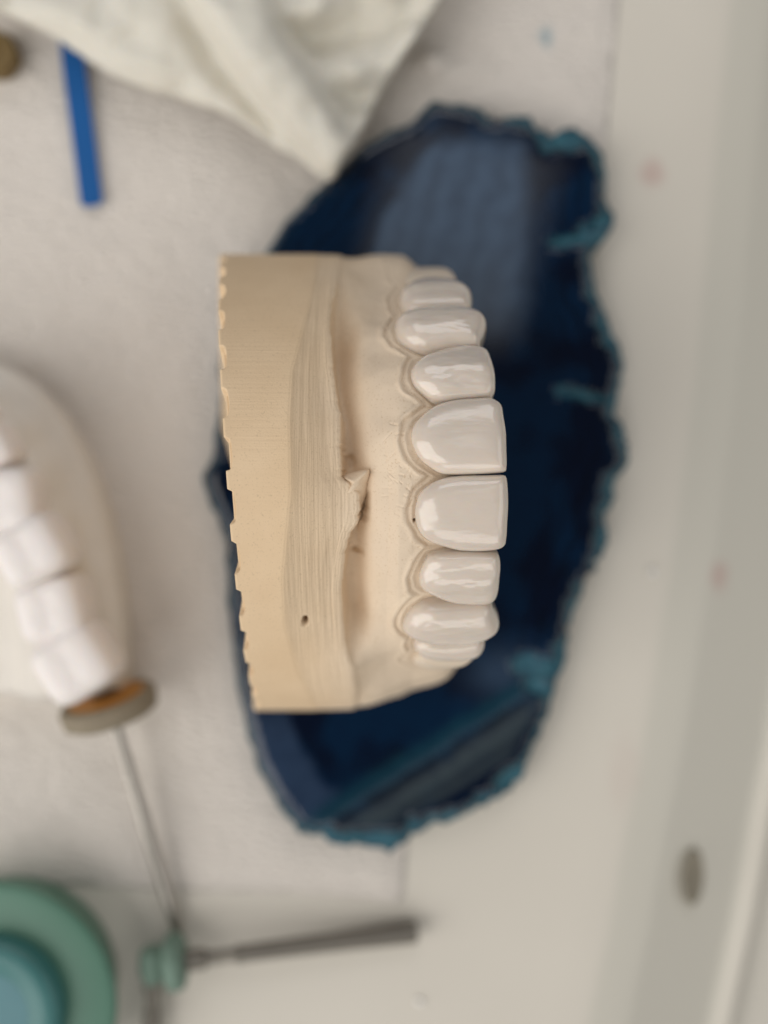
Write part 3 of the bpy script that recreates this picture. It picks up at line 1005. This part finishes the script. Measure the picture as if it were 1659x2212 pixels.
# ------------------------------------------------------------------ rotary instruments
def wheel_tool():
    zd, ze = 0.82, 0.17
    d = W(237, 1527, zd)
    e = W(384, 2012, ze)
    ax = (d - e).normalized()
    root = empty('polishing_wheel', (e + d) / 2, 'amber polishing wheel on a thin bright steel shank beside the white teeth', 'polishing wheel')
    Ln = (d - e).length
    frustum_mesh('shank', e, d, [(0, 0.07), (0.03, 0.085), (Ln * 0.55, 0.105), (Ln * 0.56, 0.095), (Ln * 0.80, 0.085), (Ln - 0.05, 0.075)], M_steel, root)
    frustum_mesh('wheel_rim', d - ax * 0.17, d + ax, [(0.0, 0.3), (0.0, 0.66), (0.05, 0.735), (0.26, 0.76), (0.33, 0.72), (0.34, 0.60), (0.30, 0.58), (0.28, 0.2)], M_rim, root, 64, 0.02)
    frustum_mesh('wheel_face', d - ax * 0.0, d + ax, [(0.0, 0.1), (0.15, 0.595), (0.19, 0.58), (0.21, 0.45), (0.22, 0.24)], M_amber, root, 64)
    frustum_mesh('hub', d + ax * 0.1, d + ax, [(0.0, 0.22), (0.13, 0.22), (0.16, 0.17), (0.17, 0.05)], M_hub, root, 32)


wheel_tool()


def green_tools():
    # short wheel edge-on with the long dull shank
    a = W(378, 2078, 0.50)
    b_ = W(902, 2012, 0.20)
    ax = (b_ - a).normalized()
    root = empty('rubber_polisher', (a + b_) / 2, 'green rubber polisher with a long dull grey shank pointing at the right', 'polisher')
    Ln = (b_ - a).length
    frustum_mesh('rubber_wheel', a - ax * 0.17, a + ax, [(0.0, 0.12), (0.0, 0.3), (0.06, 0.42), (0.2, 0.45), (0.30, 0.40), (0.34, 0.3), (0.34, 0.1)], M_green, root, 48, 0.05)
    frustum_mesh('shank', a + ax * 0.16, b_, [(0.0, 0.16), (0.32, 0.16), (0.36, 0.11), (0.8, 0.11), (0.84, 0.15), (0.95, 0.135), (Ln * 0.6, 0.15), (Ln - 0.24, 0.175), (Ln - 0.17, 0.165)], M_dullsteel, root)
    a = W(330, 2085, 0.42)
    b_ = W(322, 2420, 0.16)
    ax = (b_ - a).normalized()
    root = empty('rubber_polisher', (a + b_) / 2, 'small dark green rubber polisher next to the pot, its shank leaving the frame below', 'polisher')
    frustum_mesh('rubber_cup', a - ax * 0.28, a + ax, [(0.0, 0.10), (0.0, 0.16), (0.08, 0.21), (0.35, 0.22), (0.55, 0.15), (0.56, 0.05)], M_green, root, 40, 0.06)
    frustum_mesh('shank', a + ax * 0.27, b_, [(0.0, 0.14), (0.15, 0.14), (0.2, 0.10), (0.45, 0.10), (0.5, 0.13), (2.0, 0.13), (2.05, 0.11)], M_dullsteel, root)


green_tools()

# brown wheel cut by the left edge
p = W(-8, 118, 0.30)
w = frustum_mesh('abrasive_wheel', p - Vector((0, 0, 0.24)), p + Vector((0.05, 0.0, 1)), [(0, 0.15), (0, 0.30), (0.06, 0.35), (0.30, 0.36), (0.38, 0.31), (0.38, 0.14), (0.33, 0.12), (0.33, 0.02)], M_brown, None, 40, 0.05)
tag(w, 'brown rubber wheel half out of frame at the upper left', 'polishing wheel')

# ------------------------------------------------------------------ green pot
c = W(-14, 2172, 1.0)
pot = empty('plastic_pot', (c.x, c.y, 0.02), 'round green plastic pot with raised teal lid cut off by the lower left corner', 'pot')
b0 = Vector((c.x, c.y, 0.0))
up = b0 + Vector((0, 0, 1))
frustum_mesh('pot_body', b0, up, [(0.02, 1.55), (0.05, 1.66), (0.75, 1.80), (0.92, 1.90), (1.0, 1.915), (1.05, 1.88), (1.07, 1.80), (1.06, 1.3), (1.06, 0.5)], M_pot, pot, 96)
frustum_mesh('lid', b0, up, [(1.05, 1.16), (1.25, 1.16), (1.36, 1.12), (1.42, 1.02), (1.40, 0.85), (1.33, 0.62), (1.30, 0.4)], M_teal, pot, 96)
frustum_mesh('lid_top', b0, up, [(1.25, 0.72), (1.345, 0.66), (1.345, 0.6), (1.335, 0.4), (1.33, 0.05)], M_teal2, pot, 96)

# ------------------------------------------------------------------ blue strip
def strip():
    line = catmull([(120, -60), (148, 60), (163, 170), (178, 280), (192, 390), (199, 446)], 60, closed=False)
    V, F = [], []
    wid = 25
    for i, p in enumerate(line):
        q = line[min(i + 1, 59)] - line[max(i - 1, 0)]
        q = q / np.linalg.norm(q)
        nrm = np.array([-q[1], q[0]])
        endd = np.linalg.norm(p - line[-1])
        wd = wid * (1 if endd > 12 else math.sqrt(max(1 - ((12 - endd) / 13) ** 2, 0.3)))
        z = 0.16 + 0.10 * (1 - i / 59)
        for sx, dz in ((-1, 0), (-0.92, 0.035), (0.92, 0.035), (1, 0), (0.92, -0.035), (-0.92, -0.035)):
            V.append(W(*(p + nrm * wd * sx), z + dz))
    F = [tuple(f) for f in grid_faces(60, 6, True)]
    F += [tuple(range(6)), tuple(354 + k for k in reversed(range(6)))]
    o = mk('plastic_strip', V, F, M_blue)
    o.modifiers.new('edge', 'EDGE_SPLIT').split_angle = math.radians(40)
    tag(o, 'flat bright blue plastic strip poking out from under the tissue', 'strip')


strip()

# ------------------------------------------------------------------ crumpled tissue
def tissue():
    out = [(-200, -260), (-200, -70), (0, 26), (70, 58), (140, 95), (200, 138), (250, 170), (320, 196), (400, 218), (470, 240), (520, 264), (560, 296), (600, 322), (650, 352), (690, 382), (714, 398),
           (728, 382), (748, 340), (772, 300), (800, 250), (828, 195), (858, 145), (890, 98), (925, 45), (955, 0), (1000, -80), (1060, -260)]
    P = []
    for (a, b_) in zip(out, out[1:] + out[:1]):
        n = max(1, int(math.hypot(b_[0] - a[0], b_[1] - a[1]) / 12))
        for i in range(n):
            P.append((a[0] + (b_[0] - a[0]) * i / n, a[1] + (b_[1] - a[1]) * i / n))
    P = np.array(P)
    P2, F, nb = fill_poly(P, 11)
    d = seg_dist(P2, np.array(out, float))
    Lf = np.array([(330, -260), (395, -40), (440, 60), (490, 130), (560, 215), (640, 310), (714, 398)], float)
    Rt = np.array([(500, -260), (560, -40), (600, 60), (640, 120), (690, 200), (745, 290), (772, 300)], float)
    xl = np.interp(P2[:, 1], Lf[:, 1], Lf[:, 0])
    xr = np.interp(P2[:, 1], Rt[:, 1], Rt[:, 0])
    V = []
    for (x, y), dd, a, c_ in zip(P2, d, xl, xr):
        z = 0.95 + 0.12 * fbm(x / 160, y / 160, 1)
        z -= 0.30 * float(sstep(60, 400, y))
        # drooping front edge
        z -= 0.35 * (1 - float(sstep(0, 60, dd))) * float(sstep(-60, 200, x)) * (1 - float(sstep(380, 520, x)))
        t = (x - a) / max(c_ - a, 30)
        # crease left of the folded band, then the band itself
        z -= 0.30 * math.exp(-((x - a + 22) / 40) ** 2) * float(sstep(-40, 60, y))
        z += 0.66 * float(sstep(-0.02, 0.20, t)) * (1 - 0.75 * float(sstep(0.80, 1.25, t)))
        # pocket with soft folds right of the band
        if t > 0.8:
            m_ = float(sstep(0.8, 1.3, t))
            z += m_ * (-0.30 + 0.22 * math.sin((y + 0.35 * x) / 30.0 + 1.5 * fbm(x / 120, y / 120, 5)) + 0.3 * float(1 - sstep(0, 70, y + 20 * math.sin(x / 70))))
            z += 0.16 * m_ * float(1 - sstep(5, 45, dd))
        z += 0.03 * fbm(x / 60, y / 60, 2) + 0.10 * fbm(x / 130, y / 110, 12)
        z = max(z - 0.18 * (1 - float(sstep(0, 10, dd))), 0.16)
        if y > 250 and x > 600: z = max(z, AGZ + 0.06)
        V.append(W(x, y, z))
    o = mk('crumpled_tissue', V, F, M_tissue)
    md = o.modifiers.new('smooth', 'SMOOTH')
    md.factor = 0.4
    md.iterations = 4
    sm = o.modifiers.new('thickness', 'SOLIDIFY')
    sm.thickness = 0.03
    tag(o, 'crumpled white tissue with a folded band hanging towards the agate', 'tissue')


tissue()

# ------------------------------------------------------------------ crumbs
def crumb(px, py, r, z0, label):
    V, F = [], []
    c = W(px, py, z0 + r * 0.5)
    nu, nv = 10, 16
    for i in range(nu + 1):
        th = math.pi * i / nu
        for j in range(nv):
            ph = 2 * math.pi * j / nv
            d = Vector((math.sin(th) * math.cos(ph), math.sin(th) * math.sin(ph), 0.6 * math.cos(th)))
            V.append(c + d * r * (1 + 0.35 * fbm(d.x * 1.5 + px, d.y * 1.5, d.z * 1.5)))
    o = mk('plaster_crumb', V, [tuple(reversed(f)) for f in grid_faces(nu + 1, nv, True)], M_crumb)
    tag(o, label, 'crumb', 'plaster crumbs on the bench')


crumb(1410, 1237, 0.065, 0.0, 'tiny white crumb on the bench right of the agate')
crumb(905, 2505 * 0.864, 0.06, 0.0, 'tiny white crumb on the bench below the dull grey shank')
